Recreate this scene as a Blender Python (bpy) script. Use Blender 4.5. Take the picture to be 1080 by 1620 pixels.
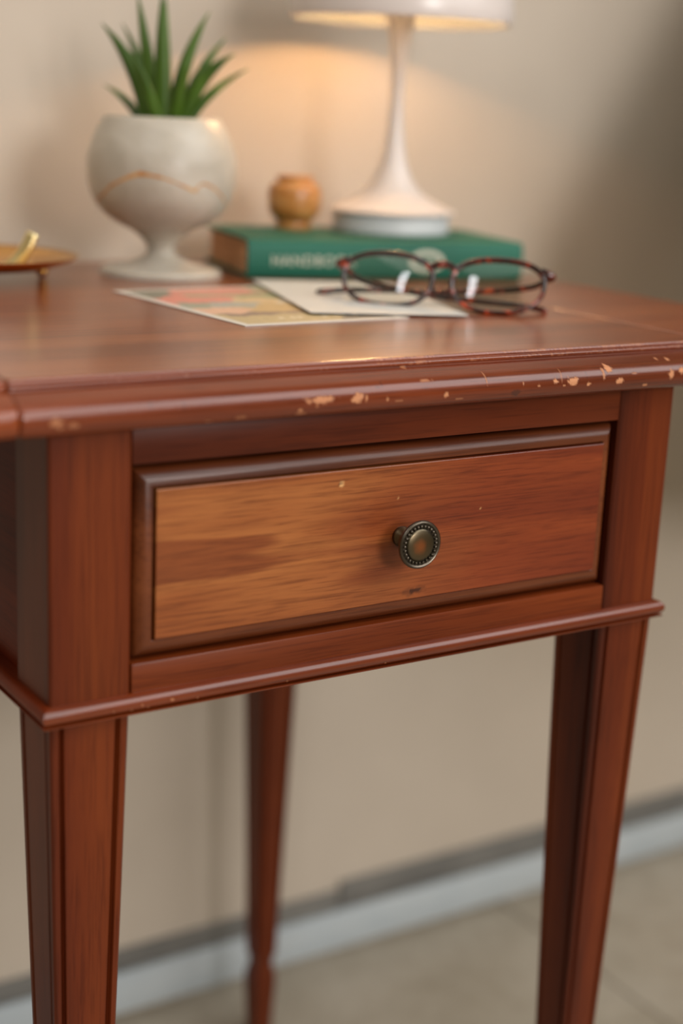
import bpy, bmesh, math, random
from mathutils import Vector, Matrix, noise
random.seed(7)
C = bpy.context.scene.collection
for o in list(bpy.data.objects): bpy.data.objects.remove(o)

# ------------------------------------------------------------------ frame of reference
# geometry is written in centimetres: X along the table front, Y to the wall, Z up,
# with Z=0 at the top of the bead under the drawer; FL is the floor
FL = 56.0
ZT = 16.29            # table top surface
W, A, D = 39.95, 4.29, 45.2
def P(x, y, z): return Vector((x*.01, y*.01, (z+FL)*.01))

# ------------------------------------------------------------------ camera
f_right = Vector((0.84337255, -0.53550319, 0.04426147))
f_up = Vector((0.10155117, 0.23973796, 0.96551182))
f_fwd = Vector((0.52764582, 0.80979136, -0.25656939))
cam_d = bpy.data.cameras.new('camera'); cam = bpy.data.objects.new('camera', cam_d); C.objects.link(cam)
cam.matrix_world = Matrix(((f_right.x, f_up.x, -f_fwd.x, 0), (f_right.y, f_up.y, -f_fwd.y, 0),
                           (f_right.z, f_up.z, -f_fwd.z, 0), (0, 0, 0, 1)))
cam.matrix_world.translation = P(-26.0361, -65.14, 28.7739)
cam_d.sensor_fit = 'VERTICAL'; cam_d.sensor_height = 36; cam_d.sensor_width = 24
cam_d.lens = 2403.8/1620*36
cam_d.clip_start = .02
cam_d.dof.use_dof = True; cam_d.dof.focus_distance = .835; cam_d.dof.aperture_fstop = 2.6
bpy.context.scene.camera = cam

# ------------------------------------------------------------------ light
wd = bpy.data.worlds.new('world'); bpy.context.scene.world = wd; wd.use_nodes = True
bg = wd.node_tree.nodes['Background']; bg.inputs[0].default_value = (1.0, .81, .51, 1); bg.inputs[1].default_value = .24
def area(name, loc, target, sx, sy, power, col):
    l = bpy.data.lights.new(name, 'AREA'); l.shape = 'RECTANGLE'; l.size = sx; l.size_y = sy; l.energy = power; l.color = col
    o = bpy.data.objects.new(name, l); C.objects.link(o); o.location = P(*loc)
    o.rotation_euler = (P(*target)-P(*loc)).to_track_quat('-Z', 'Y').to_euler(); return o
area('front_window_light', (30, -190, 62), (35, 40, 0), .5, .5, 21, (1.0, .96, .93))
area('side_window_light', (125, -122, 138), (22, 15, 10), 1.7, 1.5, 33, (1.0, .98, .97))
area('left_window_light', (-98, -77, 148), (30, 15, 16), .13, .8, 6, (.97, .98, 1.0))
area('ceiling_bounce_fill', (0, -20, 200), (5, 0, 0), 1.6, 1.6, 7, (1.0, .93, .84))  # added fill for light bounced off the ceiling, no fixture there
vs = bpy.context.scene.view_settings
vs.view_transform = 'Standard'; vs.look = 'None'; vs.gamma = 1; vs.use_curve_mapping = False
vs.exposure = 0.0

# ------------------------------------------------------------------ node helpers
def lin(c):
    r = []
    for v in c:
        v = v/255
        r.append(v/12.92 if v <= .04045 else ((v+.055)/1.055)**2.4)
    return (*r, 1)
class M:
    def __init__(s, name, rough=.5, metal=0, coat=0, spec=.5, ior=1.5):
        s.m = bpy.data.materials.new(name); s.m.use_nodes = True; s.t = s.m.node_tree
        s.b = s.t.nodes['Principled BSDF']
        s.set('Roughness', rough); s.set('Metallic', metal); s.set('Coat Weight', coat); s.set('Specular IOR Level', spec)
    def set(s, k, v): s.b.inputs[k].default_value = v
    def n(s, typ, **kw):
        nd = s.t.nodes.new(typ)
        for k, v in kw.items():
            if k.startswith('_'): setattr(nd, k[1:], v)
            else: nd.inputs[k.replace('__', ' ')].default_value = v
        return nd
    def l(s, a, b): s.t.links.new(a, b)
    def ramp(s, src, stops):
        r = s.t.nodes.new('ShaderNodeValToRGB'); e = r.color_ramp.elements
        while len(e) < len(stops): e.new(.5)
        for i, (p, c) in enumerate(stops): e[i].position = p; e[i].color = c
        s.l(src, r.inputs[0]); return r.outputs[0]
    def mix(s, fac, a, b, mode='MIX'):
        m = s.t.nodes.new('ShaderNodeMix'); m.data_type = 'RGBA'; m.blend_type = mode
        for i, v in ((0, fac), (6, a), (7, b)):
            if hasattr(v, 'links'): s.l(v, m.inputs[i])
            else: m.inputs[i].default_value = v
        return m.outputs[2]
    def math(s, op, a, b=None):
        m = s.t.nodes.new('ShaderNodeMath'); m.operation = op
        for i, v in ((0, a), (1, b)):
            if v is None: continue
            if hasattr(v, 'links'): s.l(v, m.inputs[i])
            else: m.inputs[i].default_value = v
        return m.outputs[0]
    def coords(s, scale, rand=True):
        tc = s.n('ShaderNodeTexCoord'); mp = s.n('ShaderNodeMapping'); mp.inputs['Scale'].default_value = scale
        if rand:
            oi = s.n('ShaderNodeObjectInfo'); v = s.n('ShaderNodeVectorMath', _operation='ADD')
            mu = s.math('MULTIPLY', oi.outputs['Random'], 3.7)
            s.l(tc.outputs['Object'], v.inputs[0]); s.l(mu, v.inputs[1]); s.l(v.outputs[0], mp.inputs[0])
        else: s.l(tc.outputs['Object'], mp.inputs[0])
        return mp.outputs[0]
    def noise(s, vec, scale, detail=4, rough=.55, dist=0):
        nd = s.n('ShaderNodeTexNoise', Scale=scale, Detail=detail, Roughness=rough, Distortion=dist)
        s.l(vec, nd.inputs['Vector']); return nd.outputs[0]
    def bump(s, h, strength=.2, dist=.001):
        b = s.n('ShaderNodeBump', Strength=strength, Distance=dist); s.l(h, b.inputs['Height']); s.l(b.outputs[0], s.b.inputs['Normal'])
    def col(s, src):
        if hasattr(src, 'links'): s.l(src, s.b.inputs['Base Color'])
        else: s.b.inputs['Base Color'].default_value = src

def wood(name, axis, dark, mid, light, rough=.3, coat=.3, chips=False, fig=1.0, bump=.12, spec=.32):
    m = M(name, rough, coat=coat, spec=spec); m.set('Coat Roughness', .2)
    st = {'x': (.06, 1, 1), 'y': (1, .06, 1), 'z': (1, 1, .05)}[axis]
    v = m.coords(st)
    big = m.noise(v, 16*fig, 5, .6, .6)
    fine = m.noise(m.coords(tuple(.5*k if k < .5 else k for k in st)), 700, 3, .6)
    c = m.ramp(big, [(.28, lin(dark)), (.5, lin(mid)), (.74, lin(light))])
    pores = m.ramp(fine, [(.36, (.62, .55, .5, 1)), (.5, (1, 1, 1, 1))])
    c = m.mix(.75, c, pores, 'MULTIPLY')
    blot = m.noise(m.coords((1, 1, 1)), 9, 3, .5)
    c = m.mix(.45, c, m.ramp(blot, [(.3, (.68, .60, .58, 1)), (.65, (1.12, 1.05, 1.0, 1))]), 'MULTIPLY')
    if chips:
        at = m.n('ShaderNodeAttribute', _attribute_name='wear_glint')
        sp = m.n('ShaderNodeSeparateColor'); m.l(at.outputs[0], sp.inputs[0])
        c = m.mix(sp.outputs[0], c, m.mix(fine, lin((168, 108, 72)), lin((200, 142, 102))))
        c = m.mix(sp.outputs[1], c, lin((62, 26, 14)))
        m.l(m.math('ADD', m.math('MULTIPLY', sp.outputs[0], .4), rough), m.b.inputs['Roughness'])
        m.l(m.math('MULTIPLY', m.math('SUBTRACT', 1, sp.outputs[0]), coat), m.b.inputs['Coat Weight'])
        h = m.math('SUBTRACT', m.math('MULTIPLY', fine, .12), sp.outputs[0])
        m.bump(h, .5, .0004)
    else:
        m.bump(fine, bump, .0003)
    m.col(c); return m.m

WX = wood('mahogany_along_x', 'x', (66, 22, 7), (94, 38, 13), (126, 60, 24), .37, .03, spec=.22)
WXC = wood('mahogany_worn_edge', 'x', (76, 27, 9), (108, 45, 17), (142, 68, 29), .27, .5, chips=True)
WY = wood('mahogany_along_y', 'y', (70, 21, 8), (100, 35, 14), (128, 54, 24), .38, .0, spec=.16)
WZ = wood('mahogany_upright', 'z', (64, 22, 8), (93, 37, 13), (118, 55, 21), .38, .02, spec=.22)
def veneer():
    m = M('drawer_veneer', .36, coat=.15, spec=.42); m.set('Coat Roughness', .2)
    tc = m.n('ShaderNodeTexCoord'); sx = m.n('ShaderNodeSeparateXYZ'); m.l(tc.outputs['Object'], sx.inputs[0])
    def vec(sc, rot=0):
        mp = m.n('ShaderNodeMapping'); mp.inputs['Scale'].default_value = sc; mp.inputs['Rotation'].default_value = (0, rot, 0); m.l(tc.outputs['Object'], mp.inputs[0]); return mp.outputs[0]
    fig = m.noise(vec((.16, 1, 1), .12), 17, 2, .45, .35)          # broad cathedral figure
    streak = m.noise(vec((.04, 1, 1), .06), 520, 5, .62, .25)     # grain lines
    line = m.noise(vec((.03, 1, 1), .05), 1150, 3, .6, .1)
    gold = m.ramp(fig, [(.30, lin((120, 58, 24))), (.47, lin((134, 72, 32))), (.545, lin((154, 92, 46))), (.56, lin((122, 62, 27))), (.75, lin((138, 76, 36)))])
    red = m.ramp(fig, [(.30, lin((98, 35, 13))), (.5, lin((122, 52, 21))), (.55, lin((104, 39, 15))), (.75, lin((128, 60, 26)))])
    k = m.math('ADD', m.math('MULTIPLY', sx.outputs[0], 5.2), m.math('MULTIPLY', m.noise(vec((.5, 1, 1)), 14, 2), .9))
    rng = m.n('ShaderNodeMapRange'); rng.inputs[1].default_value = .05; rng.inputs[2].default_value = .95; m.l(k, rng.inputs[0]); rng.interpolation_type = 'SMOOTHSTEP'
    c = m.mix(rng.outputs[0], gold, red)
    c = m.mix(.8, c, m.ramp(streak, [(.32, (.66, .58, .5, 1)), (.5, (1, 1, 1, 1)), (.7, (1.08, 1.06, 1.02, 1))]), 'MULTIPLY')
    c = m.mix(.7, c, m.ramp(line, [(.36, (.56, .46, .38, 1)), (.48, (1, 1, 1, 1))]), 'MULTIPLY')
    at = m.n('ShaderNodeAttribute', _attribute_name='wear_glint'); sp = m.n('ShaderNodeSeparateColor'); m.l(at.outputs[0], sp.inputs[0])
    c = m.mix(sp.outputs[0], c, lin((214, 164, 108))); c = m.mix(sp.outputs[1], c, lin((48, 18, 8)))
    m.col(c); m.bump(line, .1, .0003); return m.m
WP = veneer()
WD = wood('drawer_border_wood', 'x', (72, 32, 13), (104, 53, 25), (128, 72, 38), .36, .12, bump=.4)
WT = wood('mahogany_top_lightened', 'x', (104, 44, 18), (142, 70, 32), (168, 94, 48), .28, .6)  # same wood, colour lightened for the light on the top faces

# ------------------------------------------------------------------ mesh helpers (cm in, metres out, local to the thing's base)
def empty(name, loc, label=None, cat=None, group=None, kind=None):
    o = bpy.data.objects.new(name, None); C.objects.link(o); o.location = P(*loc); o.empty_display_size = .02
    o['cm'] = list(loc); tag(o, label, cat, group, kind); return o
def tag(o, label=None, cat=None, group=None, kind=None):
    for k, v in (('label', label), ('category', cat), ('group', group), ('kind', kind)):
        if v: o[k] = v
def origin(o):
    v = Vector((0, 0, 0))
    while o is not None: v += o.location; o = o.parent
    return v
def build(name, verts, faces, mat, parent=None, smooth=False, loc=None, label=None, angle=None):
    me = bpy.data.meshes.new(name); o = bpy.data.objects.new(name, me); C.objects.link(o)
    if parent is not None: o.parent = parent
    base = origin(parent) if parent is not None else Vector((0, 0, 0))
    if loc is not None: o.location = P(*loc) - base
    off = base + o.location
    me.from_pydata([P(*v) - off for v in verts], [], faces); me.update()
    if isinstance(mat, (list, tuple)):
        for q in mat: me.materials.append(q)
    else: me.materials.append(mat)
    if smooth or angle:
        for q in me.polygons: q.use_smooth = True
        if angle: me.set_sharp_from_angle(angle=math.radians(angle))
    if label: o['label'] = label
    return o
def frombm(bm):
    bm.verts.ensure_lookup_table(); bm.verts.index_update()
    return [tuple(v.co) for v in bm.verts], [[v.index for v in f.verts] for f in bm.faces]
def boxm(x0, x1, y0, y1, z0, z1, bev=.1, seg=2):
    bm = bmesh.new(); bmesh.ops.create_cube(bm, size=1)
    for v in bm.verts: v.co = Vector(((x0+x1)/2+v.co.x*(x1-x0), (y0+y1)/2+v.co.y*(y1-y0), (z0+z1)/2+v.co.z*(z1-z0)))
    if bev: bmesh.ops.bevel(bm, geom=bm.edges[:], offset=bev, segments=seg, profile=.5, affect='EDGES')
    r = frombm(bm); bm.free(); return r
def box(name, x0, x1, y0, y1, z0, z1, mat, parent=None, bev=.1, seg=2, loc=None):
    v, f = boxm(x0, x1, y0, y1, z0, z1, bev, seg); return build(name, v, f, mat, parent, loc=loc, angle=40)
def lathe(name, prof, cx, cy, z0, mat, parent=None, n=64, loc=None, angle=50):
    vs_, fs = [], []
    for r, z in prof:
        for k in range(n):
            a = 2*math.pi*k/n; vs_.append((cx+r*math.cos(a), cy+r*math.sin(a), z0+z))
    for i in range(len(prof)-1):
        for k in range(n):
            k2 = (k+1) % n; fs.append([i*n+k, i*n+k2, (i+1)*n+k2, (i+1)*n+k])
    fs.append([k for k in range(n)][::-1]); fs.append([(len(prof)-1)*n+k for k in range(n)])
    return build(name, vs_, fs, mat, parent, loc=loc, angle=angle)
def loft(rings, close=True, caps=True):
    n = len(rings[0]); vs_ = [p for r in rings for p in r]; fs = []
    for i in range(len(rings)-1):
        for k in range(n if close else n-1):
            k2 = (k+1) % n; fs.append([i*n+k, i*n+k2, (i+1)*n+k2, (i+1)*n+k])
    if caps: fs.append(list(range(n))[::-1]); fs.append([(len(rings)-1)*n+k for k in range(n)])
    return vs_, fs
def catmull(pts, m):
    pts = [Vector(p) for p in pts]; out = []
    q = [pts[0]*2-pts[1]]+pts+[pts[-1]*2-pts[-2]]
    for i in range(1, len(q)-2):
        for k in range(m):
            t = k/m; a, b, c, d = q[i-1], q[i], q[i+1], q[i+2]
            out.append(.5*((2*b)+(c-a)*t+(2*a-5*b+4*c-d)*t*t+(3*b-a-3*c+d)*t**3))
    out.append(pts[-1]); return out
def tube(pts, rad, n=10, flat=1.0, side=None, closed=False):
    """tube along pts; rad number or list; flat squashes along the second axis; side = preferred first axis"""
    pts = [Vector(p) for p in pts]; N = len(pts); rings = []
    prev = None
    for i, p in enumerate(pts):
        a = pts[(i-1) % N] if (closed or i > 0) else p; b = pts[(i+1) % N] if (closed or i < N-1) else p
        t = (b-a).normalized()
        if side is not None: u = Vector(side)
        else: u = prev if prev is not None else (Vector((0, 0, 1)) if abs(t.z) < .9 else Vector((1, 0, 0)))
        u = (u - t*u.dot(t)).normalized(); w = t.cross(u); prev = u
        r = rad[i] if isinstance(rad, (list, tuple)) else rad
        rings.append([tuple(p+u*(r*math.cos(2*math.pi*k/n))+w*(r*flat*math.sin(2*math.pi*k/n))) for k in range(n)])
    if closed:
        vs_, fs = loft(rings, caps=False); L = len(rings)
        for k in range(n):
            k2 = (k+1) % n; fs.append([(L-1)*n+k, (L-1)*n+k2, k2, k])
        return vs_, fs
    return loft(rings)
def smooth_prof(pts, m=6): return [tuple(v[:2]) for v in catmull([(a, b, 0) for a, b in pts], m)]

# ================================================================== THE ROOM
def plaster():
    m = M('cream_wall_paint', .75, spec=.25)
    n1 = m.noise(m.coords((1, 1, 1), False), 6, 3); n2 = m.noise(m.coords((1, 1, 1), False), 350, 3)
    m.col(m.ramp(n1, [(.3, lin((188, 176, 161))), (.7, lin((195, 183, 168)))])); m.bump(n2, .08, .0006); return m.m
YW = 52.5
wall = box('wall_back', -160, 260, YW, YW+8, -FL, 180, plaster(), bev=0); tag(wall, kind='structure')
mf = M('floor_tile_greige', .55, spec=.3)
n1 = mf.noise(mf.coords((1, 1, 1)), 7, 6, .65, .4); n2 = mf.noise(mf.coords((1, 1, 1)), 60, 4)
c = mf.ramp(n1, [(.3, lin((148, 139, 122))), (.5, lin((166, 158, 143))), (.72, lin((180, 173, 160)))])
c = mf.mix(.35, c, mf.ramp(n2, [(.35, (.8, .78, .75, 1)), (.6, (1, 1, 1, 1))]), 'MULTIPLY'); mf.col(c); mf.bump(n2, .1, .0005)
mg = M('grout_grey', .9); mg.col(lin((120, 112, 98)))
floor = box('floor', -160, 260, -260, YW, -FL-6, -FL-.12, mg.m, bev=0); tag(floor, kind='structure')
for i in range(-3, 4):
    for j in range(-4, 2):
        x0 = 74+60*i; y0 = -6+60*j
        y1 = min(y0+59.7, YW-1.5)
        if x0 > 240 or x0 < -160: continue
        box('tile', x0+.15, x0+59.85, y0+.15, y1, -FL-.8, -FL, mf.m, floor, bev=.06, seg=1)
bb = empty('baseboard_back', (50, YW, -FL), kind='structure')
mw = M('grey_white_trim_paint', .5); nn = mw.noise(mw.coords((.4, 1, 1)), 30, 3)
mw.col(mw.ramp(nn, [(.35, lin((176, 186, 192))), (.7, lin((186, 194, 198)))]))
md = M('dark_grey_trim', .7); nn = md.noise(md.coords((.3, 1, 1)), 40, 4)
md.col(md.ramp(nn, [(.35, lin((98, 97, 94))), (.7, lin((124, 122, 117)))]))
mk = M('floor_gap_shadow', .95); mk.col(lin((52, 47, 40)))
box('light_strip', -160, 260, YW-1.0, YW, -FL+.8, -FL+5.0, mw.m, bb, bev=.15)['label'] = 'pale grey painted lower strip'
box('dark_strip', -160, 52.15, YW-.55, YW, -FL+5.0, -FL+7.15, md.m, bb, bev=.08)['label'] = 'dark grey strip, the lower piece'
box('dark_strip', 52.35, 260, YW-.55, YW, -FL+5.0, -FL+8.0, md.m, bb, bev=.08)['label'] = 'dark grey strip, the higher piece'
box('gap_shade_strip', -160, 260, YW-1.5, YW, -FL-.12, -FL-.02, mk.m, bb, bev=0)  # dark strip coloured in as the shade under the baseboard
# folded sheet added out of view, shaped to shade the wall's right end
mc = M('plain_blocker_cloth', .9, spec=.1); mc.col(lin((120, 112, 84)))
vs_, fs = [], []
nx, nz = 90, 24
for j in range(nz+1):
    t = j/nz; z = -4+t*(150)
    left = max(66, 73+(z-32)*.58)
    for i in range(nx+1):
        s = i/nx; x = left + s*(190-left)
        vs_.append((x, 20+2.2*math.sin(s*58+.3*math.sin(z*.05))+.6*math.sin(s*131), z))
for j in range(nz):
    for i in range(nx): a = j*(nx+1)+i; fs.append([a, a+1, a+nx+2, a+nx+1])
cu = build('light_blocker', vs_, fs, mc.m, smooth=True, loc=(120, 20, -4))
sm = cu.modifiers.new('thickness', 'SOLIDIFY'); sm.thickness = .003
tag(cu, 'plain olive folded sheet added to block light beyond the right side of the picture', 'light_blocker')

# ================================================================== THE TABLE
T = empty('side_table', (W/2, D/2, -FL), 'reddish brown wooden side table with one drawer and worn moulded top edge', 'table')
S = 2.06
# moulded front edge: (overhang, z) from the top arris round to the underside
edge = [(-.30, 16.29), (.10, 16.29), (.17, 16.275), (.22, 16.22), (.235, 16.15), (.24, 16.10), (.30, 16.08), (.37, 16.055), (.41, 16.0), (.42, 15.93), (.40, 15.87),
        (.33, 15.83), (.34, 15.78), (.44, 15.765)]
edge += smooth_prof([(.46, 15.765), (.82, 15.69), (1.18, 15.56), (1.55, 15.40), (1.83, 15.19), (1.98, 14.92), (2.02, 14.6), (1.95, 14.28), (1.80, 14.02), (1.60, 13.86)], 4)
edge += [(1.45, 13.83), (1.2, 13.82)]
def top_section(inset=0):
    pts = []
    for o, z in edge: pts.append((-(o-inset*(1 if o > 0 else 0)), z-(inset if z > 16.2 else 0)+(inset if z < 13.9 else 0)))
    back = [(47.0, 13.82), (47.3, 14.2), (47.3, 16.0), (47.1, 16.25), (46.9, 16.29)]
    return pts+[(y, z+(inset if z < 14 else -inset if z > 16.2 else 0)) for y, z in back]
def swept(xs, insets): return [[(x, y, z) for y, z in top_section(i)] for x, i in zip(xs, insets)]
chips = [(13.52, 14.72, .86, .2, 1), (15.74, 14.66, .42, .27, 1), (12.44, 14.25, .15, .09, 1), (20.13, 15.27, .6, .07, .6), (21.34, 14.47, .16, .16, 1), (19.61, 15.8, .2, .07, .8),
         (28.78, 14.75, .22, .16, 1), (30.01, 14.75, .42, .26, 1), (31.24, 14.5, .17, .13, 1), (32.75, 15.25, .3, .22, 1), (32.3, 15.0, .12, .3, .7), (33.51, 14.55, .45, .2, 1), (37.5, 14.72, .26, .3, 1),
         (38.3, 14.9, .25, .2, 1), (36.86, 15.54, .13, .09, 1), (37.67, 15.47, .19, .12, 1), (35.6, 14.17, .2, .07, .9), (-.34, 14.56, .42, .2, .55), (.45, 14.36, .3, .14, .5), (-.1, 14.3, .2, .15, .4),
         (12.6, 14.05, .35, .05, .6), (13.4, 14.5, .09, .35, .4), (16.3, 14.55, .08, .25, .9), (24.0, 15.1, .05, .3, .7), (22.3, 14.2, .3, .05, .6), (26.5, 14.75, .05, .12, .8), (29.2, 15.0, .06, .35, .4),
         (34.6, 14.95, .5, .05, .6), (9.2, 14.1, .4, .06, .5), (7.4, 14.02, .3, .05, .5), (27.6, 14.6, .1, .06, .8), (29.4, 14.5, .12, .08, .9), (17.6, 14.5, .1, .14, .8), (18.4, 14.35, .3, .06, .5)]
darks = [(26.02, 14.3, .36, .2, .7), (4.3, 15.0, .05, .25, .6), (6.0, 14.95, .07, .3, .7), (17.0, 15.15, .3, .04, .7), (17.3, 15.2, .04, .2, .8), (33.0, 15.4, .04, .2, .8), (28.9, 15.0, .05, .3, .7), (31.0, 15.05, .05, .22, .6), (19.9, 14.9, .4, .03, .4)]
def wear_glint_attr(o, parts, key, arris=False):
    me = o.data; at = me.color_attributes.new('wear_glint', 'FLOAT_COLOR', 'POINT')
    org = origin(o)
    buf = []
    for v in me.vertices:
        w = v.co+org; x, y, z = w.x*100, w.y*100, w.z*100-FL
        r = g = 0
        if y < 1:
            nz = noise.noise((x*3.1, z*3.1, 1.7))*.6+noise.noise((x*10, z*10, 5.1))*.45
            for lst, ch in ((parts[0], 0), (parts[1], 1)):
                for cx, cz, rx, rz, s in lst:
                    dx = (x-cx)/(rx*.9); dz = (z-cz)/(rz*.9)
                    if abs(dx) > 1.8 or abs(dz) > 1.8: continue
                    k = min(1, max(0, (1-math.hypot(dx, dz)+nz)*4))*s
                    if ch == 0: r = max(r, k)
                    else: g = max(g, k)
            if arris and (z > 16.18 and -.24 < y < -.1 or 15.9 < z < 16.06 and y < -.36):  # pale line paints in the arris highlight, stronger to the right
                k = min(1, max(0, (noise.noise((x*.8, z*2, 9))*.7+noise.noise((x*5, z*9, 3))*.6+(-.1 if x > 18 else -.4))*2.2))
                r = max(r, k*.5)
        buf += [r, g, 0, 1]
    at.data.foreach_set('color', buf)
xs = [-S+.0, -S+.05, -S+.12]+[-S+.2+i*.065 for i in range(int((W+2*S-.4)/.065)+1)]+[W+S-.12, W+S-.05, W+S]
ins = [.14, .05, .015]+[0]*(len(xs)-6)+[.015, .05, .14]
v, f = loft(swept(xs, ins))
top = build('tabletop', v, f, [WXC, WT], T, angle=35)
def lighten_top(o):
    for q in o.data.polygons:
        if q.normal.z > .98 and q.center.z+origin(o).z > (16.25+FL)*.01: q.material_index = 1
lighten_top(top)
wear_glint_attr(top, (chips, darks), 'top', arris=True)
lab = 'narrow end board jointed to the top'
g = .03
for x0, x1 in ((-S-g-12.09, -S-g), (W+S+g, W+S+g+12.09)):
    v, f = loft(swept([x0, x0+.05, x0+.12, x0+.4, (x0+x1)/2, x1-.4, x1-.12, x1-.05, x1], [.14, .05, .015, 0, 0, 0, .015, .05, .14]))
    e = build('end_board', v, f, [WXC, WT], T, angle=35); lighten_top(e)

# legs: square post above the bead, tapered and grooved below, spade foot
def leg(cx, cy):
    rings = []
    def ring(z, h, gd):
        # one face outline with two V grooves near its edges, repeated round four sides
        q = []
        e_ = .12
        gp = h-.62*h/2.145
        side = [(-h+e_, 0), (-gp-.16, 0), (-gp-.07, gd), (-gp, gd*.35), (-gp+.08, gd*1.1), (-gp+.15, gd*.15), (gp-.15, gd*.15), (gp-.08, gd*1.1), (gp, gd*.35), (gp+.07, gd), (gp+.16, 0), (h-e_, 0)]
        for k in range(4):
            ca, sa = math.cos(k*math.pi/2), math.sin(k*math.pi/2)
            for s_, d_ in side:
                x, y = s_, -h+d_
                q.append((cx+x*ca-y*sa, cy+x*sa+y*ca, z))
        return q
    h0 = A/2
    for z, h, gd in ((13.8, h0, 0), (-.5, h0, 0), (-1.15, h0-.02, 0), (-1.2, h0-.03, .19), (-12, h0-.26, .18), (-24, h0-.55, .17), (-36, h0-.84, .15), (-46.6, h0-1.08, .12), (-46.9, h0-1.1, .0), (-47.6, h0-1.3, 0), (-48.0, h0-1.34, 0), (-48.4, h0-1.22, 0), (-49.2, h0-1.06, 0), (-50.2, h0-1.04, 0), (-FL+.15, h0-1.3, 0), (-FL, h0-1.36, 0)):
        rings.append(ring(z, h, gd))
    v, f = loft(rings); return build('leg', v, f, WZ, T, angle=28)
for cx, cy in ((A/2, A/2), (W-A/2, A/2), (A/2, D-A/2), (W-A/2, D-A/2)): leg(cx, cy)
# apron
box('side_panel', .5, 1.9, A-.2, D-A+.2, 0, 13.8, WY, T, bev=.05)
box('side_panel', W-1.9, W-.5, A-.2, D-A+.2, 0, 13.8, WY, T, bev=.05)
box('back_panel', A-.2, W-A+.2, D-1.9, D-.5, 0, 13.8, WX, T, bev=.05)
box('top_rail', A+.03, W-A-.03, .06, 2.2, 11.72, 13.8, WX, T, bev=.05)
box('bottom_rail', A+.05, W-A-.05, -.02, 2.2, -.9, 1.52, WX, T, bev=.09)
# bead round the bottom of the apron, mitred at the front corners
def bead_pts(n=14):
    q = [(1.2, .04)]
    for k in range(n+1):
        a = math.radians(100-190*k/n); q.append((-.02-.5*math.cos(a), -.46+.46*math.sin(a)))
    q += [(-.46, -.93), (-.44, -1.0), (1.2, -1.0)]
    return q
bp = bead_pts()
def bead(path):
    rings = []
    for fn in path: rings.append([fn(o, z) for o, z in bp])
    v, f = loft(rings); return build('bead_moulding', v, f, WXC if path is fb else WY, T, angle=35)
fb = [lambda o, z: (o, o, z)]+[lambda o, z, x=x: (x, o, z) for x in [.5+i*.09 for i in range(int(38.9/.09)+1)]]+[lambda o, z: (W-o, o, z)]
b_ = bead(fb)
wear_glint_attr(b_, ([(x, -.62+.12*math.sin(x*7), .05+.06*abs(math.sin(x*3.1)), .035, .8) for x in (3.2, 3.5, 4.2, 4.4, 4.7, 5.1, 5.3, 5.9, 6.4, 6.7, 7.2, 7.9, 10.4, 13.2, 19.5)], []), 'bead')
lb = [lambda o, z: (o, D-.2, z), lambda o, z: (o, o, z)]; bead(lb)
rb = [lambda o, z: (W-o, o, z), lambda o, z: (W-o, D-.2, z)]; bead(rb)

# drawer: raised veneered field inside a rounded border
dx0, dx1, dz0, dz1 = 4.46, W-4.46, 1.66, 11.48
prof = [(0, 1.6), (0, .75), (.04, .58), (.10, .45), (.2, .32), (.33, .2), (.48, .11), (.64, .045), (.8, .01), (.92, 0), (.96, .03), (.97, .4), (1.14, .4)]
def rect(i, y): return [(dx0+i, y, dz0+i), (dx1-i, y, dz0+i), (dx1-i, y, dz1-i), (dx0+i, y, dz1-i)]
v, f = loft([rect(i, y) for i, y in prof], caps=True)
drawer = build('drawer', v, f, WD, T, angle=30)
# field as a fine grid so that its marks can be carried as colour data
i0 = 1.12; nxg, nzg = 300, 80
px0, px1, pz0, pz1 = dx0+i0+.02, dx1-i0+.1, dz0+i0-.06, dz1-i0+.02
v, f = [], []
for j in range(nzg+1):
    for i in range(nxg+1): v.append((px0+(px1-px0)*i/nxg, -.13, pz0+(pz1-pz0)*j/nzg))
for j in range(nzg):
    for i in range(nxg): a = j*(nxg+1)+i; f.append([a, a+1, a+nxg+2, a+nxg+1])
bot = [i for i in range(nxg+1)]; rt = [j*(nxg+1)+nxg for j in range(1, nzg+1)]; tp = [nzg*(nxg+1)+i for i in range(nxg-1, -1, -1)]; lf = [j*(nxg+1) for j in range(nzg-1, 0, -1)]
loop = bot+rt+tp+lf; n0 = len(v)
for gi, (ex, yy) in enumerate(((.04, -.1), (.04, .5))):
    for q in loop:
        x, _, z = v[q]
        v.append((x+(ex if x > px1-1e-6 else -ex if x < px0+1e-6 else 0), yy, z+(ex if z > pz1-1e-6 else -ex if z < pz0+1e-6 else 0)))
L = len(loop)
for k in range(L):
    k2 = (k+1) % L
    f.append([loop[k2], loop[k], n0+k, n0+k2]); f.append([n0+k2, n0+k, n0+L+k, n0+L+k2])
field = build('drawer_panel', v, f, WP, drawer, angle=35, label='golden brown veneered face')
wear_glint_attr(field, ([(16.26, 9.68, .14, .17, 1), (19.9, 8.6, .05, .12, .7), (22.4, 8.5, .06, .06, .7), (25.6, 7.4, .05, .08, .6)], [(21.34, 3.14, .42, .2, .9), (21.34, 3.14, .9, .3, .35), (16.2, 9.75, .2, .06, .6)]), 'field')

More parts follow.
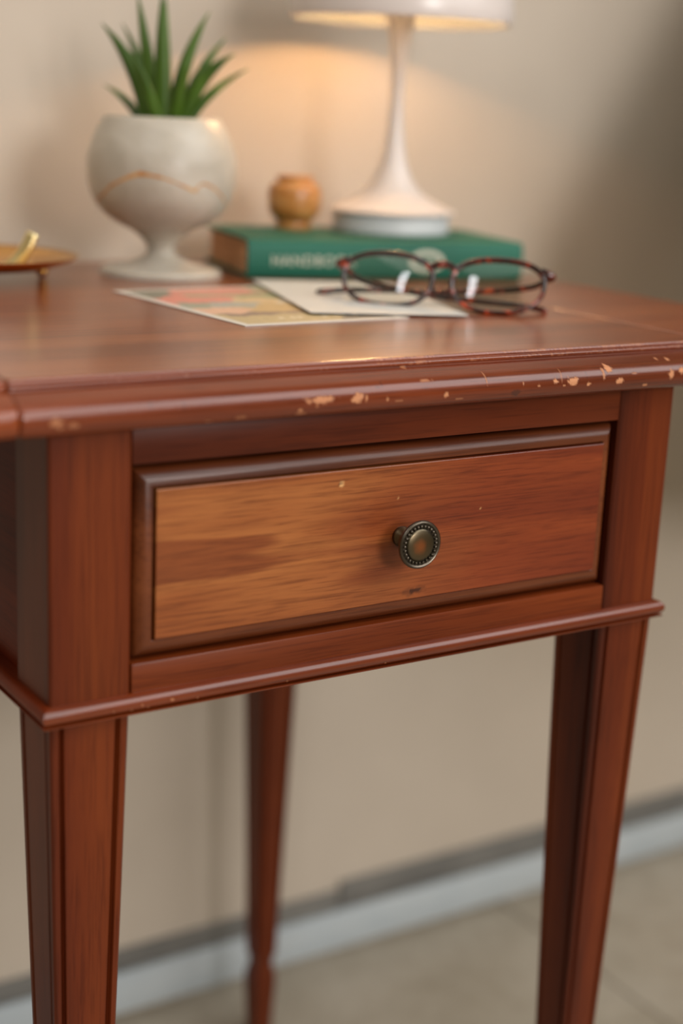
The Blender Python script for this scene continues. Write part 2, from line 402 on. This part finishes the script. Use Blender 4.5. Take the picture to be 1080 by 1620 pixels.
mbz = M('dark_bronze', .34, metal=1); nb = mbz.noise(mbz.coords((1, 1, 1), False), 55, 3)
tcb = mbz.n('ShaderNodeTexCoord'); ln = mbz.n('ShaderNodeVectorMath', _operation='LENGTH'); mpb = mbz.n('ShaderNodeMapping'); mpb.inputs['Scale'].default_value = (100, 0, 100); mbz.l(tcb.outputs['Object'], mpb.inputs[0]); mbz.l(mpb.outputs[0], ln.inputs[0])
kb = mbz.math('ADD', ln.outputs[1 if len(ln.outputs) > 1 else 0], mbz.math('MULTIPLY', mbz.math('SUBTRACT', nb, .5), 1.1))
mbz.col(mbz.ramp(kb, [(.08, lin((168, 104, 66))), (.42, lin((104, 88, 66))), (.8, lin((92, 84, 68))), (.93, lin((60, 54, 46))), (.985, lin((96, 88, 78)))]))
def knob(cx, cz):
    n = 56; rings = []
    pr = [(.56, -.34), (.58, -.42), (.54, -.50), (.40, -.62), (.33, -.85), (.33, -1.1), (.42, -1.4), (.75, -1.62), (1.15, -1.72), (1.30, -1.80), (1.345, -1.90), (1.32, -2.0), (1.24, -2.05), (1.16, -2.02), (1.12, -1.95), (.92, -1.94), (.88, -2.02), (.80, -2.06), (.5, -2.11), (.2, -2.13), (.02, -2.135)]
    for r, y in pr: rings.append([(cx+r*math.cos(2*math.pi*k/n), y if y < -1 else y+.24*(1+y)/.7, cz+r*math.sin(2*math.pi*k/n)) for k in range(n)])
    v, f = loft(rings); o = build('knob', v, f, mbz.m, drawer, loc=(cx, -.13, cz), angle=50, label='dark bronze knob with a beaded ring')
    bm = bmesh.new(); bm.from_mesh(o.data)
    for k in range(28):
        a = 2*math.pi*k/28
        mt = Matrix.Translation(P(cx+1.02*math.cos(a), -1.99, cz+1.02*math.sin(a))-P(cx, -.13, cz))
        r = bmesh.ops.create_icosphere(bm, subdivisions=2, radius=.0009, matrix=mt)
        for vv in r['verts']:
            for ff in vv.link_faces: ff.smooth = True
    bm.to_mesh(o.data); bm.free()
knob(20.25, 6.40)

# ================================================================== THINGS ON THE TABLE
# ---- two cards
def card(name, p0, ang, w, h, z, paint, label, curl=None, n=(72, 100)):
    ca, sa = math.cos(ang), math.sin(ang); v, f, cols = [], [], []
    nx, ny = n
    for j in range(ny+1):
        for i in range(nx+1):
            a, b = i/nx, j/ny; x, y = a*w, b*h
            zz = z+(curl(a, b) if curl else 0)
            v.append((p0[0]+x*ca-y*sa, p0[1]+x*sa+y*ca, zz)); cols.append(paint(x, y))
    for j in range(ny):
        for i in range(nx): q = j*(nx+1)+i; f.append([q, q+1, q+nx+2, q+nx+1])
    N0 = len(v); v += [(x, y, q-.035) for x, y, q in v]; cols += [(.62, .6, .57)]*N0
    f += [[N0+q for q in r[::-1]] for r in f]
    bt = list(range(nx+1))+[j*(nx+1)+nx for j in range(1, ny+1)]+[ny*(nx+1)+i for i in range(nx-1, -1, -1)]+[j*(nx+1) for j in range(ny-1, 0, -1)]
    for k in range(len(bt)): a, b = bt[k], bt[(k+1) % len(bt)]; f.append([b, a, N0+a, N0+b])
    m = M(name+'_print', .45); at = m.n('ShaderNodeAttribute', _attribute_name='print'); m.l(at.outputs[0], m.b.inputs['Base Color'])
    o = build(name, v, f, m.m, None, smooth=True, loc=(p0[0], p0[1], z), angle=40)
    ca_ = o.data.color_attributes.new('print', 'FLOAT_COLOR', 'POINT'); ca_.data.foreach_set('color', [k for c_ in cols for k in (*c_, 1)])
    tag(o, label, 'postcard'); return o
blobs = [(3.2, 11.5, 2.6, 1.5, (222, 112, 92)), (7.0, 14.2, 3.2, 1.2, (216, 118, 100)), (1.6, 14.6, 1.2, 1.8, (92, 98, 82)), (5.2, 12.8, 1.6, .9, (150, 150, 110)), (4.4, 8.4, 1.7, 1.3, (150, 158, 152)),
         (8.6, 12.0, 1.4, 1.4, (120, 138, 82)), (9.6, 9.0, 1.6, 1.4, (226, 212, 186)), (7.2, 10.0, 2.0, 1.3, (214, 178, 120)), (6.6, 6.6, 3.2, 1.9, (198, 158, 84)), (2.8, 6.0, 1.3, 1.2, (224, 170, 136)),
         (5.6, 4.2, 3.0, .45, (120, 84, 62)), (4.0, 2.8, 3.0, 1.3, (186, 162, 104)), (9.4, 4.6, 2.2, 2.0, (176, 150, 92)), (2.0, 9.2, .9, 1.2, (132, 140, 120)), (10.4, 14.8, 1.2, 1.3, (140, 146, 100)), (9.6, 2.0, 1.2, .9, (70, 66, 56))]
def paint1(x, y):
    m_ = .62
    if x < m_ or x > 12-m_ or y < m_ or y > 17-m_: return lin((206, 202, 194))[:3]
    dx = noise.noise((x*.7, y*.7, 0))*.8; dy = noise.noise((x*.7, y*.7, 7))*.8
    best = None
    for cx, cy, rx, ry, c_ in blobs:
        d = math.hypot((x+dx-cx)/rx, (y+dy-cy)/ry)
        if best is None or d < best[0]: best = (d, c_)
    k = .92+.16*noise.noise((x*2.5, y*2.5, 3))
    if 1.9 < y < 2.5 and 3.2 < x < 10 and noise.noise((x*2.2, 4, 1)) > .05: return lin((224, 214, 194))[:3]
    return tuple((q*.72+w_*.28)*k for q, w_ in zip(lin(best[1])[:3], lin((205, 196, 180))[:3]))  # pale grey mixed into the print as the card's sheen
card('postcard', (16.85, 11.8), math.radians(2.5), 12, 17, ZT+.05, paint1, 'white bordered picture postcard printed in coral, green and ochre, lying flat')
def paint2(x, y):
    base = lin((204, 203, 198))[:3]
    d = math.hypot((x-4.4)/2.8, (y-7.6)/4.6)
    k = max(0, 1-d)
    s = noise.noise((x*1.6, y*1.2, 2))+.5*noise.noise((x*5, y*5, 8))
    t = min(1, max(0, (s*1.6+.1)*k*2.2))*.65
    ink = lin((120, 140, 168))[:3] if noise.noise((x, y, 5)) > -.15 else lin((150, 144, 120))[:3]
    return tuple(a*(1-t)+b*t for a, b in zip(base, ink))
card('postcard', (23.05, 14.75), math.radians(-17.3), 10.4, 17.4, ZT+.1, paint2, 'white postcard with a faint blue drawing lying under the eyeglasses', curl=lambda a, b: .12*(1-a)*(1-b)+.10*b*(1-a)+.04)

# ---- book
Ba = math.radians(-13.4); BX = Vector((math.cos(Ba), math.sin(Ba), 0)); BY = Vector((-math.sin(Ba), math.cos(Ba), 0))
B0 = Vector((29.15, 33.75, ZT)); BL, BD, BH = 22.3, 12.6, 2.9
book = empty('book', tuple(B0), 'thick green clothbound book with pale spine lettering, lying under the lamp', 'book')
def bk(a, b, c): q = B0+BX*a+BY*b; return (q.x, q.y, ZT+c)
mb = M('green_book_cloth', .6, spec=.35); nb = mb.noise(mb.coords((1, 1, 1)), 700, 2); n2 = mb.noise(mb.coords((1, 1, 1)), 12, 2)
mb.col(mb.mix(.3, mb.ramp(n2, [(.3, lin((16, 84, 66))), (.7, lin((24, 98, 78)))]), mb.ramp(nb, [(.3, (.6, .6, .6, 1)), (.7, (1, 1, 1, 1))]), 'MULTIPLY')); mb.bump(nb, .3, .0003)
mp = M('page_edges', .8, spec=.2); npg = mp.noise(mp.coords((.3, .3, 30)), 30, 2); mp.col(mp.ramp(npg, [(.3, lin((186, 140, 100))), (.7, lin((210, 168, 128)))])); mp.bump(npg, .4, .0004)
t_ = .22
sec = []   # cover cross-section (b, c): bottom board, rounded spine, top board
outer = [(BD, 0), (.5, 0), (.18, .05), (.03, .3)]+[(-.02-.10*math.sin(math.pi*k/6), .3+(BH-.6)*k/6) for k in range(1, 6)]+[(.03, BH-.3), (.18, BH-.05), (.5, BH), (BD, BH)]
inner = [(BD, BH-t_), (.6, BH-t_), (.32, BH-.45), (.30, .45), (.6, t_), (BD, t_)]
sec = outer+inner
v, f = loft([[bk(a, b, c) for b, c in sec] for a in (0, .06, BL-.06, BL)])
build('cover', v, f, mb.m, book, angle=30)
pg = [(.34, t_), (BD-.4, t_), (BD-.55, BH/2), (BD-.4, BH-t_), (.34, BH-t_)]
v, f = loft([[bk(a, b, c) for b, c in pg] for a in (.3, BL-.3)]); build('page_block', v, f, mp.m, book, label='tan page edges')
mt_ = M('pale_foil_print', .5, spec=.4); mt_.col(lin((176, 178, 160)))
def text(body, size, a0, c0, name):
    cu_ = bpy.data.curves.new('t', 'FONT'); cu_.body = body; cu_.size = size*.93; cu_.extrude = .0; cu_.space_character = 1.12; cu_.offset = .012
    to = bpy.data.objects.new('t', cu_); C.objects.link(to)
    dg = bpy.context.evaluated_depsgraph_get(); me = bpy.data.meshes.new_from_object(to.evaluated_get(dg))
    v = [bk(a0+q.co.x, -.125-.006, c0+q.co.y) for q in me.vertices]; f = [list(p_.vertices) for p_ in me.polygons]
    bpy.data.objects.remove(to)
    # follow the rounded back of the spine
    v2 = []
    for q in me.vertices:
        c = c0+q.co.y; b = -.02-.10*math.sin(math.pi*(c-.3)/(BH-.6))-.012; v2.append(bk(a0+q.co.x, b, c))
    return build(name, v2, f, mt_.m, book)
text('HANDBOOK', 1.16, 1.75, 1.0, 'spine_title')
v, f = [], []
n = 48
def spt(a, c): return bk(a, -.02-.10*math.sin(math.pi*(c-.3)/(BH-.6))-.012, c)
rr = [(1.0, 1.0), (.8, .72), (.7, .56), (.62, .12), (.6, .06), (.01, .01)]
for k in range(n):
    a = 2*math.pi*k/n; v.append(spt(14.2+1.45*math.cos(a), 1.42+.85*math.sin(a)))
for k in range(n):
    a = 2*math.pi*k/n; v.append(spt(14.2+1.05*math.cos(a), 1.42+.5*math.sin(a)))
for k in range(n): k2 = (k+1) % n; f.append([k, k2, n+k2, n+k])
N0 = len(v)
for k in range(n):
    a = 2*math.pi*k/n; v.append(spt(14.2+.8*math.cos(a), 1.42+.12*math.sin(a)))
f.append([N0+k for k in range(n)])
build('spine_emblem', v, f, mt_.m, book, label='pale oval emblem')

# ---- potted plant in a footed alabaster goblet
vx, vy = 24.05, 37.8
plant = empty('potted_plant', (vx, vy, ZT), 'spiky green succulent growing in a white footed alabaster goblet pot', 'plant')
ms = M('alabaster', .38, spec=.45); n1 = ms.noise(ms.coords((1, 1, 1.4), False), 14, 5, .6, 1.0)
ms.col(ms.ramp(n1, [(.3, lin((162, 154, 140))), (.55, lin((182, 175, 162))), (.75, lin((196, 190, 178)))]))
ms.set('Subsurface Weight', .35); ms.set('Subsurface Radius', (.02, .015, .01)); ms.set('Subsurface Scale', .5)
pp = [(.1, 0), (4.2, 0), (4.42, .12), (4.44, .3), (4.3, .46), (3.6, .6), (2.4, .85), (1.5, 1.2), (1.06, 1.6), (1.05, 2.0), (1.35, 2.5), (2.2, 3.2), (3.3, 3.75), (4.28, 4.45), (4.98, 5.4), (5.34, 6.5), (5.44, 7.5), (5.38, 8.5), (5.1, 9.5), (4.6, 10.6), (4.22, 11.2)]
outp = smooth_prof(pp, 5)
ip = outp+[(4.12, 11.32), (3.95, 11.3), (3.8, 11.15), (4.2, 10.4), (4.3, 10.2), (.05, 10.2)]
pot = lathe('pot', ip, vx, vy, ZT, ms.m, plant, n=96, angle=60)
def prad(z):
    for (r0, z0), (r1, z1) in zip(outp[30:], outp[31:]):
        if z0 <= z <= z1: return r0+(r1-r0)*(z-z0)/(z1-z0+1e-9)
    return 4
mv = M('rust_vein', .4); nv = mv.noise(mv.coords((1, 1, 1), False), 120, 3); mv.col(mv.ramp(nv, [(.35, lin((168, 108, 48))), (.65, lin((198, 156, 104)))]))
# the vein, by angle (degrees from the viewer, + to the right) and height
vein = [(-74, 3.9, .10), (-78, 4.3, .12), (-74, 4.85, .10), (-60, 5.35, .08), (-47, 5.8, .09), (-36, 6.4, .10), (-24, 6.95, .12), (-13, 7.36, .15), (-9, 7.45, .2), (-3, 7.4, .12), (5, 7.3, .10), (14, 7.05, .06), (24, 6.7, .08), (33, 6.4, .11), (36, 6.75, .06), (41, 6.9, .08), (52, 6.5, .07), (66, 5.8, .06), (80, 5.1, .05)]
vc = catmull([(a, z, w) for a, z, w in vein], 8); ang0 = math.atan2(-.838, -.546)
v, f = [], []
for i, q in enumerate(vc):
    a, z, w = q; t = (vc[min(i+1, len(vc)-1)]-vc[max(i-1, 0)]); tx, tz = t.x*.09, t.y; L_ = math.hypot(tx, tz) or 1
    w *= 1+.5*noise.noise((i*.4, 0, 0))
    for s_ in (-1, 1):
        aa = math.radians(a - s_*w*(tz/L_)/.09); zz = z+s_*w*tx/L_
        r = prad(zz)+.012; th = ang0+aa; v.append((vx+r*math.cos(th), vy+r*math.sin(th), ZT+zz))
for i in range(len(vc)-1): f.append([2*i, 2*i+2, 2*i+3, 2*i+1])
build('vein', v, f, mv.m, pot, smooth=True, label='rust coloured vein in the stone')
mso = M('potting_soil', .95); nso = mso.noise(mso.coords((1, 1, 1), False), 160, 4); mso.col(mso.ramp(nso, [(.3, lin((40, 28, 20))), (.7, lin((84, 62, 44)))])); mso.bump(nso, .8, .003)
lathe('soil', [(.05, 10.15), (3.9, 10.2), (4.05, 10.45), (3.0, 10.62), (.05, 10.7)], vx, vy, ZT, mso.m, plant, n=40)
ml = M('succulent_leaf', .42, spec=.4); nl = ml.noise(ml.coords((1, 1, .2)), 45, 3)
ml.col(ml.ramp(nl, [(.3, lin((42, 68, 10))), (.55, lin((68, 98, 22))), (.75, lin((104, 132, 62)))]))
RT = Vector((.838, -.546, 0)); FW = Vector((.546, .838, 0))
def leafm(bx, bd, tip, width, bend, label=None):
    """bx base offset to the right, bd base depth, tip=(right, up, depth)"""
    b = Vector((vx, vy, ZT+10.5))+RT*bx+FW*bd; e = Vector((vx, vy, ZT+11.2))+RT*tip[0]+FW*tip[2]+Vector((0, 0, tip[1]))
    n = 14; rings = []
    mid = (b+e)/2+Vector((0, 0, 1))*bend[1]+RT*bend[0]
    wid = RT.copy() if abs(tip[2]) < 3 else (RT+FW*.3).normalized()
    for i in range(n+1):
        t = i/n; c = b*(1-t)**2+mid*2*t*(1-t)+e*t*t; dr = ((mid-b)*(1-t)+(e-mid)*t).normalized()
        u = (wid-dr*wid.dot(dr)).normalized(); w = dr.cross(u)
        hw = width*.5*max(.02, (.82+.5*t-1.32*t**2.2) if t < 1 else .02); hw = max(hw, .02)
        th = hw*.30
        rings.append([tuple(c+u*(hw*x)+w*(th*y)) for x, y in ((-1, .25), (-.6, -.5), (0, -.95), (.6, -.5), (1, .25), (.5, .12), (0, .05), (-.5, .12))])
    v, f = loft(rings); build('leaf', v, f, ml.m, plant, smooth=True)
for a in ((-.9, -.6, (-4.4, 6.4, -.6), 1.25, (1.0, .9)), (-.5, .2, (-2.0, 8.7, .3), 1.15, (.1, .3)), (.05, -.6, (-.1, 8.6, -1.0), 1.35, (0, 0)), (.2, .7, (-.15, 9.2, 1.4), .9, (0, 0)),
          (.7, .1, (3.2, 7.6, .6), 1.2, (-.9, .6)), (1.2, -.3, (5.2, 4.7, -.8), 1.25, (-.9, 1.2)), (1.0, .8, (4.3, 5.9, 2.0), 1.0, (-.6, .8)), (1.5, .4, (6.1, 3.8, 1.2), .85, (-1.0, .5)),
          (-.8, 1.0, (-3.4, 6.6, 2.6), .95, (.7, .6)), (-1.4, .6, (-4.6, 2.2, 1.6), .75, (.5, .6)), (-.2, -1.0, (-2.2, 4.6, -2.4), 1.0, (.3, .6)), (.9, -1.0, (2.0, 3.8, -2.2), .9, (-.2, .6))): leafm(*a)

# ---- onyx jar on the book
ZB = ZT+BH
jx, jy = 37.75, 41.8
mj = M('amber_onyx', .3); v3 = mj.coords((1, 1, 2.2), False); n1 = mj.noise(v3, 40, 4, .6, 1.2)
mj.col(mj.ramp(n1, [(.25, lin((140, 80, 28))), (.5, lin((176, 118, 58))), (.75, lin((204, 160, 104)))])); mj.set('Subsurface Weight', .2); mj.set('Subsurface Scale', .3); mj.set('Subsurface Radius', (.02, .012, .006))
jp = smooth_prof([(1.3, 0), (1.42, .1), (1.42, .5), (1.4, .66), (1.66, .9), (2.0, 1.35), (2.13, 2.0), (2.13, 2.75), (2.0, 3.35), (1.72, 3.62), (1.46, 3.7), (1.4, 3.84), (1.46, 4.0), (1.5, 4.12), (1.42, 4.2)], 4)
jar = lathe('bud_vase', [(.05, 0)]+jp+[(1.05, 4.16), (.9, 3.9), (.9, 3.3), (1.4, 2.8), (1.4, 1.0), (.05, .8)], jx, jy, ZB, mj.m, None, n=64, loc=(jx, jy, ZB), angle=50)
tag(jar, 'small round amber onyx bud vase standing on the green book', 'vase')

# ---- table lamp
lx, ly = 45.3, 39.0
lamp = empty('table_lamp', (lx, ly, ZB), 'white mushroom table lamp with trumpet stem, lit, standing on the green book', 'lamp')
mlw = M('white_enamel', .28, spec=.5); mlw.col(lin((208, 199, 194)))
mlg = M('grey_white_plastic', .45); mlg.col(lin((186, 189, 190)))
lathe('base_disc', [(.05, 0), (4.55, 0), (4.72, .12), (4.72, 1.45), (4.6, 1.56), (.05, 1.56)], lx, ly, ZB, mlg.m, lamp, n=80)['label'] = 'pale grey base disc'
sp = smooth_prof([(5.02, 1.62), (5.2, 1.68), (5.1, 1.84), (4.6, 2.02), (4.0, 2.3), (3.1, 2.75), (2.3, 3.3), (1.75, 4.0), (1.3, 4.85), (.95, 6.0), (.7, 7.7), (.56, 10.0), (.54, 12.0), (.62, 13.6), (.8, 15.0), (1.05, 16.2), (1.35, 17.2), (1.5, 18.0)], 6)
lathe('stem', [(.05, 1.58), (4.6, 1.58)]+sp+[(.05, 18.1)], lx, ly, ZB, mlw.m, lamp, n=80, angle=50)
shade = smooth_prof([(8.78, 16.45), (8.85, 17.2), (8.72, 18.4), (8.2, 20.2), (7.0, 22.0), (5.0, 23.4), (2.5, 24.1), (.6, 24.25)], 6)
ins_ = [(max(.02, r-.16), z-(.0 if z < 18 else .12)) for r, z in shade[::-1]]
lathe('shade', [(.02, 24.26)]+shade[::-1]+[(8.70, 16.40)]+[(r+.03, z) for r, z in ins_[::-1]]+[(.02, 24.1)], lx, ly, ZB, mlw.m, lamp, n=96, angle=50)
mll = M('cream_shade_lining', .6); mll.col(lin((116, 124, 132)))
lin_ = [(max(.03, r-.04), z-.03) for r, z in ins_]
lathe('shade_lining', lin_+[(max(.02, r-.06), z-.05*(z > 18)) for r, z in lin_[::-1]], lx, ly, ZB, mll.m, lamp, n=96)['label'] = 'cream inner lining of the shade'
lathe('bulb_holder', [(.05, 18.0), (1.3, 18.05), (1.3, 18.6), (.05, 18.7)], lx, ly, ZB, mlg.m, lamp, n=32)
mbu = M('lit_bulb', .4); mbu.set('Emission Color', (1, .62, .30, 1)); mbu.set('Emission Strength', 30); mbu.col((1, .9, .8, 1))
lathe('bulb', [(.05, 18.7), (.5, 18.75), (1.0, 19.2), (1.3, 19.9), (1.2, 20.6), (.7, 21.1), (.05, 21.25)], lx, ly, ZB, mbu.m, lamp, n=32)
pl = bpy.data.lights.new('bulb_light', 'POINT'); pl.energy = 12; pl.color = (1, .53, .21); pl.shadow_soft_size = .014
po = bpy.data.objects.new('bulb_light', pl); C.objects.link(po); po.location = P(lx, ly, ZB+19.9); po.parent = lamp; po.matrix_parent_inverse = Matrix.Translation(-lamp.location)

# ---- eyeglasses
GO = Vector((32.85, 14.75, 0))
GR = Vector((.731, -.682, 0)); GF = Vector((.682, .731, 0))
def G(a, d, z): q = GO+GR*a+GF*d; return (q.x, q.y, ZT+z)
specs = empty('eyeglasses', (GO.x, GO.y, ZT), 'tortoiseshell eyeglasses with folded temples resting on the tabletop and white card', 'glasses')
mtt = M('tortoiseshell_acetate', .18, coat=.4); n1 = mtt.noise(mtt.coords((1, 1, 1), False), 110, 2, .5, .8)
mtt.col(mtt.ramp(n1, [(.44, lin((24, 8, 7))), (.56, lin((64, 17, 9))), (.66, lin((160, 52, 20))), (.76, lin((210, 96, 46)))]))
LE = .42  # backward lean
def lensP(cx, ca, sa, off=0):   # superellipse, flatter brow, in the leaning frame plane
    k = 2/2.35; x = math.copysign(abs(ca)**k, ca); y = math.copysign(abs(sa)**k, sa)
    h = 3.55; a = cx+x*(3.0+off)*(1+.05*y); hh = h/2+y*(h/2+off)
    return a, hh
def FR(a, hh, fwd=0):   # frame plane to world: hh along the leaning face, slight wrap at the sides
    d = hh*math.sin(LE)+.012*a*a-fwd*math.cos(LE); z = hh*math.cos(LE)+fwd*math.sin(LE)*.0
    return G(a, d, z+.13)
mlens = bpy.data.materials.new('clear_lens'); mlens.use_nodes = True; nt = mlens.node_tree; nt.nodes.clear()
o_ = nt.nodes.new('ShaderNodeOutputMaterial'); mx = nt.nodes.new('ShaderNodeMixShader'); tr = nt.nodes.new('ShaderNodeBsdfTransparent'); gl = nt.nodes.new('ShaderNodeBsdfGlossy'); fr = nt.nodes.new('ShaderNodeFresnel')
tr.inputs[0].default_value = (.93, .95, .93, 1); gl.inputs['Roughness'].default_value = .03; fr.inputs[0].default_value = 1.6
nt.links.new(fr.outputs[0], mx.inputs[0]); nt.links.new(tr.outputs[0], mx.inputs[1]); nt.links.new(gl.outputs[0], mx.inputs[2]); nt.links.new(mx.outputs[0], o_.inputs[0])
vv_, ff_ = [], []
def addm(v, f):
    k = len(vv_); vv_.extend(v); ff_.extend([[k+q for q in r] for r in f])
for cx in (-3.62, 3.62):
    pts = [FR(*lensP(cx, math.cos(2*math.pi*k/56), math.sin(2*math.pi*k/56))) for k in range(56)]
    nrm = Vector(tuple(GF*(-math.cos(LE))))+Vector((0, 0, math.sin(LE)))
    rad = [.19+.05*max(0, math.sin(2*math.pi*k/56)) for k in range(56)]
    v, f = tube(pts, rad, n=10, flat=.85, side=nrm, closed=True); addm(v, f)
    # lens disc, bowed a little
    v, f = [], []
    for i in range(9):
        s_ = i/8
        for k in range(40):
            a, hh = lensP(cx, math.cos(2*math.pi*k/40), math.sin(2*math.pi*k/40))
            a = cx+(a-cx)*s_; hh = 1.8+(hh-1.8)*s_
            v.append(FR(a, hh, .28*(1-s_*s_)))
    for i in range(8):
        for k in range(40): k2 = (k+1) % 40; f.append([i*40+k, i*40+k2, (i+1)*40+k2, (i+1)*40+k])
    build('lens', v, f, mlens, specs, smooth=True, label='clear lens')
v, f = tube(catmull([FR(-.86, 2.75), FR(-.45, 3.0, .12), FR(0, 3.08, .18), FR(.45, 3.0, .12), FR(.86, 2.75)], 5), .24, n=10); addm(v, f)
for s_ in (-1, 1):
    v, f = tube(catmull([FR(s_*.9, 2.2, 0), FR(s_*.72, 1.7, -.25), FR(s_*.8, 1.1, -.3), FR(s_*1.1, .9, 0)], 4), [.1]*13, n=8); addm(v, f)
    v, f = tube(catmull([FR(s_*6.3, 2.9), FR(s_*6.75, 2.72, .02), FR(s_*7.05, 2.55, -.15), FR(s_*7.0, 2.42, -.55)], 4), [.3]*13, n=10, flat=.8); addm(v, f)
build('frame', vv_, ff_, mtt.m, specs, smooth=True)
mcp = M('dark_temple_tip', .25); mcp.col(lin((20, 16, 16)))
def temple(pts, name='temple'):
    c_ = catmull(pts, 6); n_ = len(c_); r = [.2]*n_; r[-1] = .12
    v, f = tube(c_, r, n=10, flat=.62, side=(0, 0, 1)); build(name, v, f, mtt.m, specs, smooth=True)
temple([FR(6.95, 2.42, -.6), G(5.6, 2.2, 1.65), G(2.5, 2.85, 1.15), G(-1.5, 3.2, .85), G(-5.0, 3.15, .72), G(-6.8, 3.0, .62), G(-8.75, 2.78, .40)])
temple([FR(-6.95, 2.42, -.6), G(-5.4, 1.9, 1.45), G(-2.0, 2.2, .85), G(2.0, 2.5, .52), G(4.6, 2.5, .42), G(5.8, 2.45, .34), G(6.9, 2.5, .16)])

# ---- gold dish on ball feet, with a brass piece lying in it
mgo = M('polished_brass', .22, metal=1); ng = mgo.noise(mgo.coords((1, 1, 1)), 60, 2); mgo.col(mgo.ramp(ng, [(.3, lin((212, 156, 74))), (.7, lin((236, 190, 110)))]))
gx, gy = 9.6, 37.1
dish = empty('trinket_dish', (gx, gy, ZT), 'shallow gold trinket dish on ball feet at the left edge', 'dish')
lathe('plate', [(.05, .62), (3.0, .66), (5.2, .95), (6.6, 1.45), (7.0, 1.72), (7.05, 1.78), (6.98, 1.8), (6.5, 1.6), (5.1, 1.12), (3.0, .84), (.05, .8)], gx, gy, ZT, mgo.m, dish, n=80)
for k in range(3):
    a = math.radians(-116+120*k); fx, fy = gx+5.0*math.cos(a), gy+5.0*math.sin(a)
    bm = bmesh.new(); bmesh.ops.create_uvsphere(bm, u_segments=20, v_segments=12, radius=.46, matrix=Matrix.Translation((fx, fy, ZT+.46))); v, f = frombm(bm); bm.free()
    build('foot', v, f, mgo.m, dish, smooth=True)
def D_(a, d, z): q = Vector((gx, gy, 0))+RT*a+FW*d; return (q.x, q.y, ZT+z)
mgl = M('pale_gold', .3, metal=1); mgl.col(lin((232, 214, 160)))
c_ = catmull([D_(.6, -1.5, .98), D_(1.8, -1.5, .98), D_(2.7, -1.5, 1.15), D_(3.4, -1.4, 1.75), D_(3.9, -1.3, 2.6), D_(4.25, -1.2, 3.4)], 6)
v, f = tube(c_, [.14+.3*min(1, i/14) for i in range(len(c_))], n=10, flat=.5, side=(.838, -.546, 0))
orn = build('brass_clip', v, f, mgl.m, None, smooth=True, loc=D_(1.5, -1.5, .84)); tag(orn, 'small pale gold clip with upturned end lying in the gold dish', 'clip')
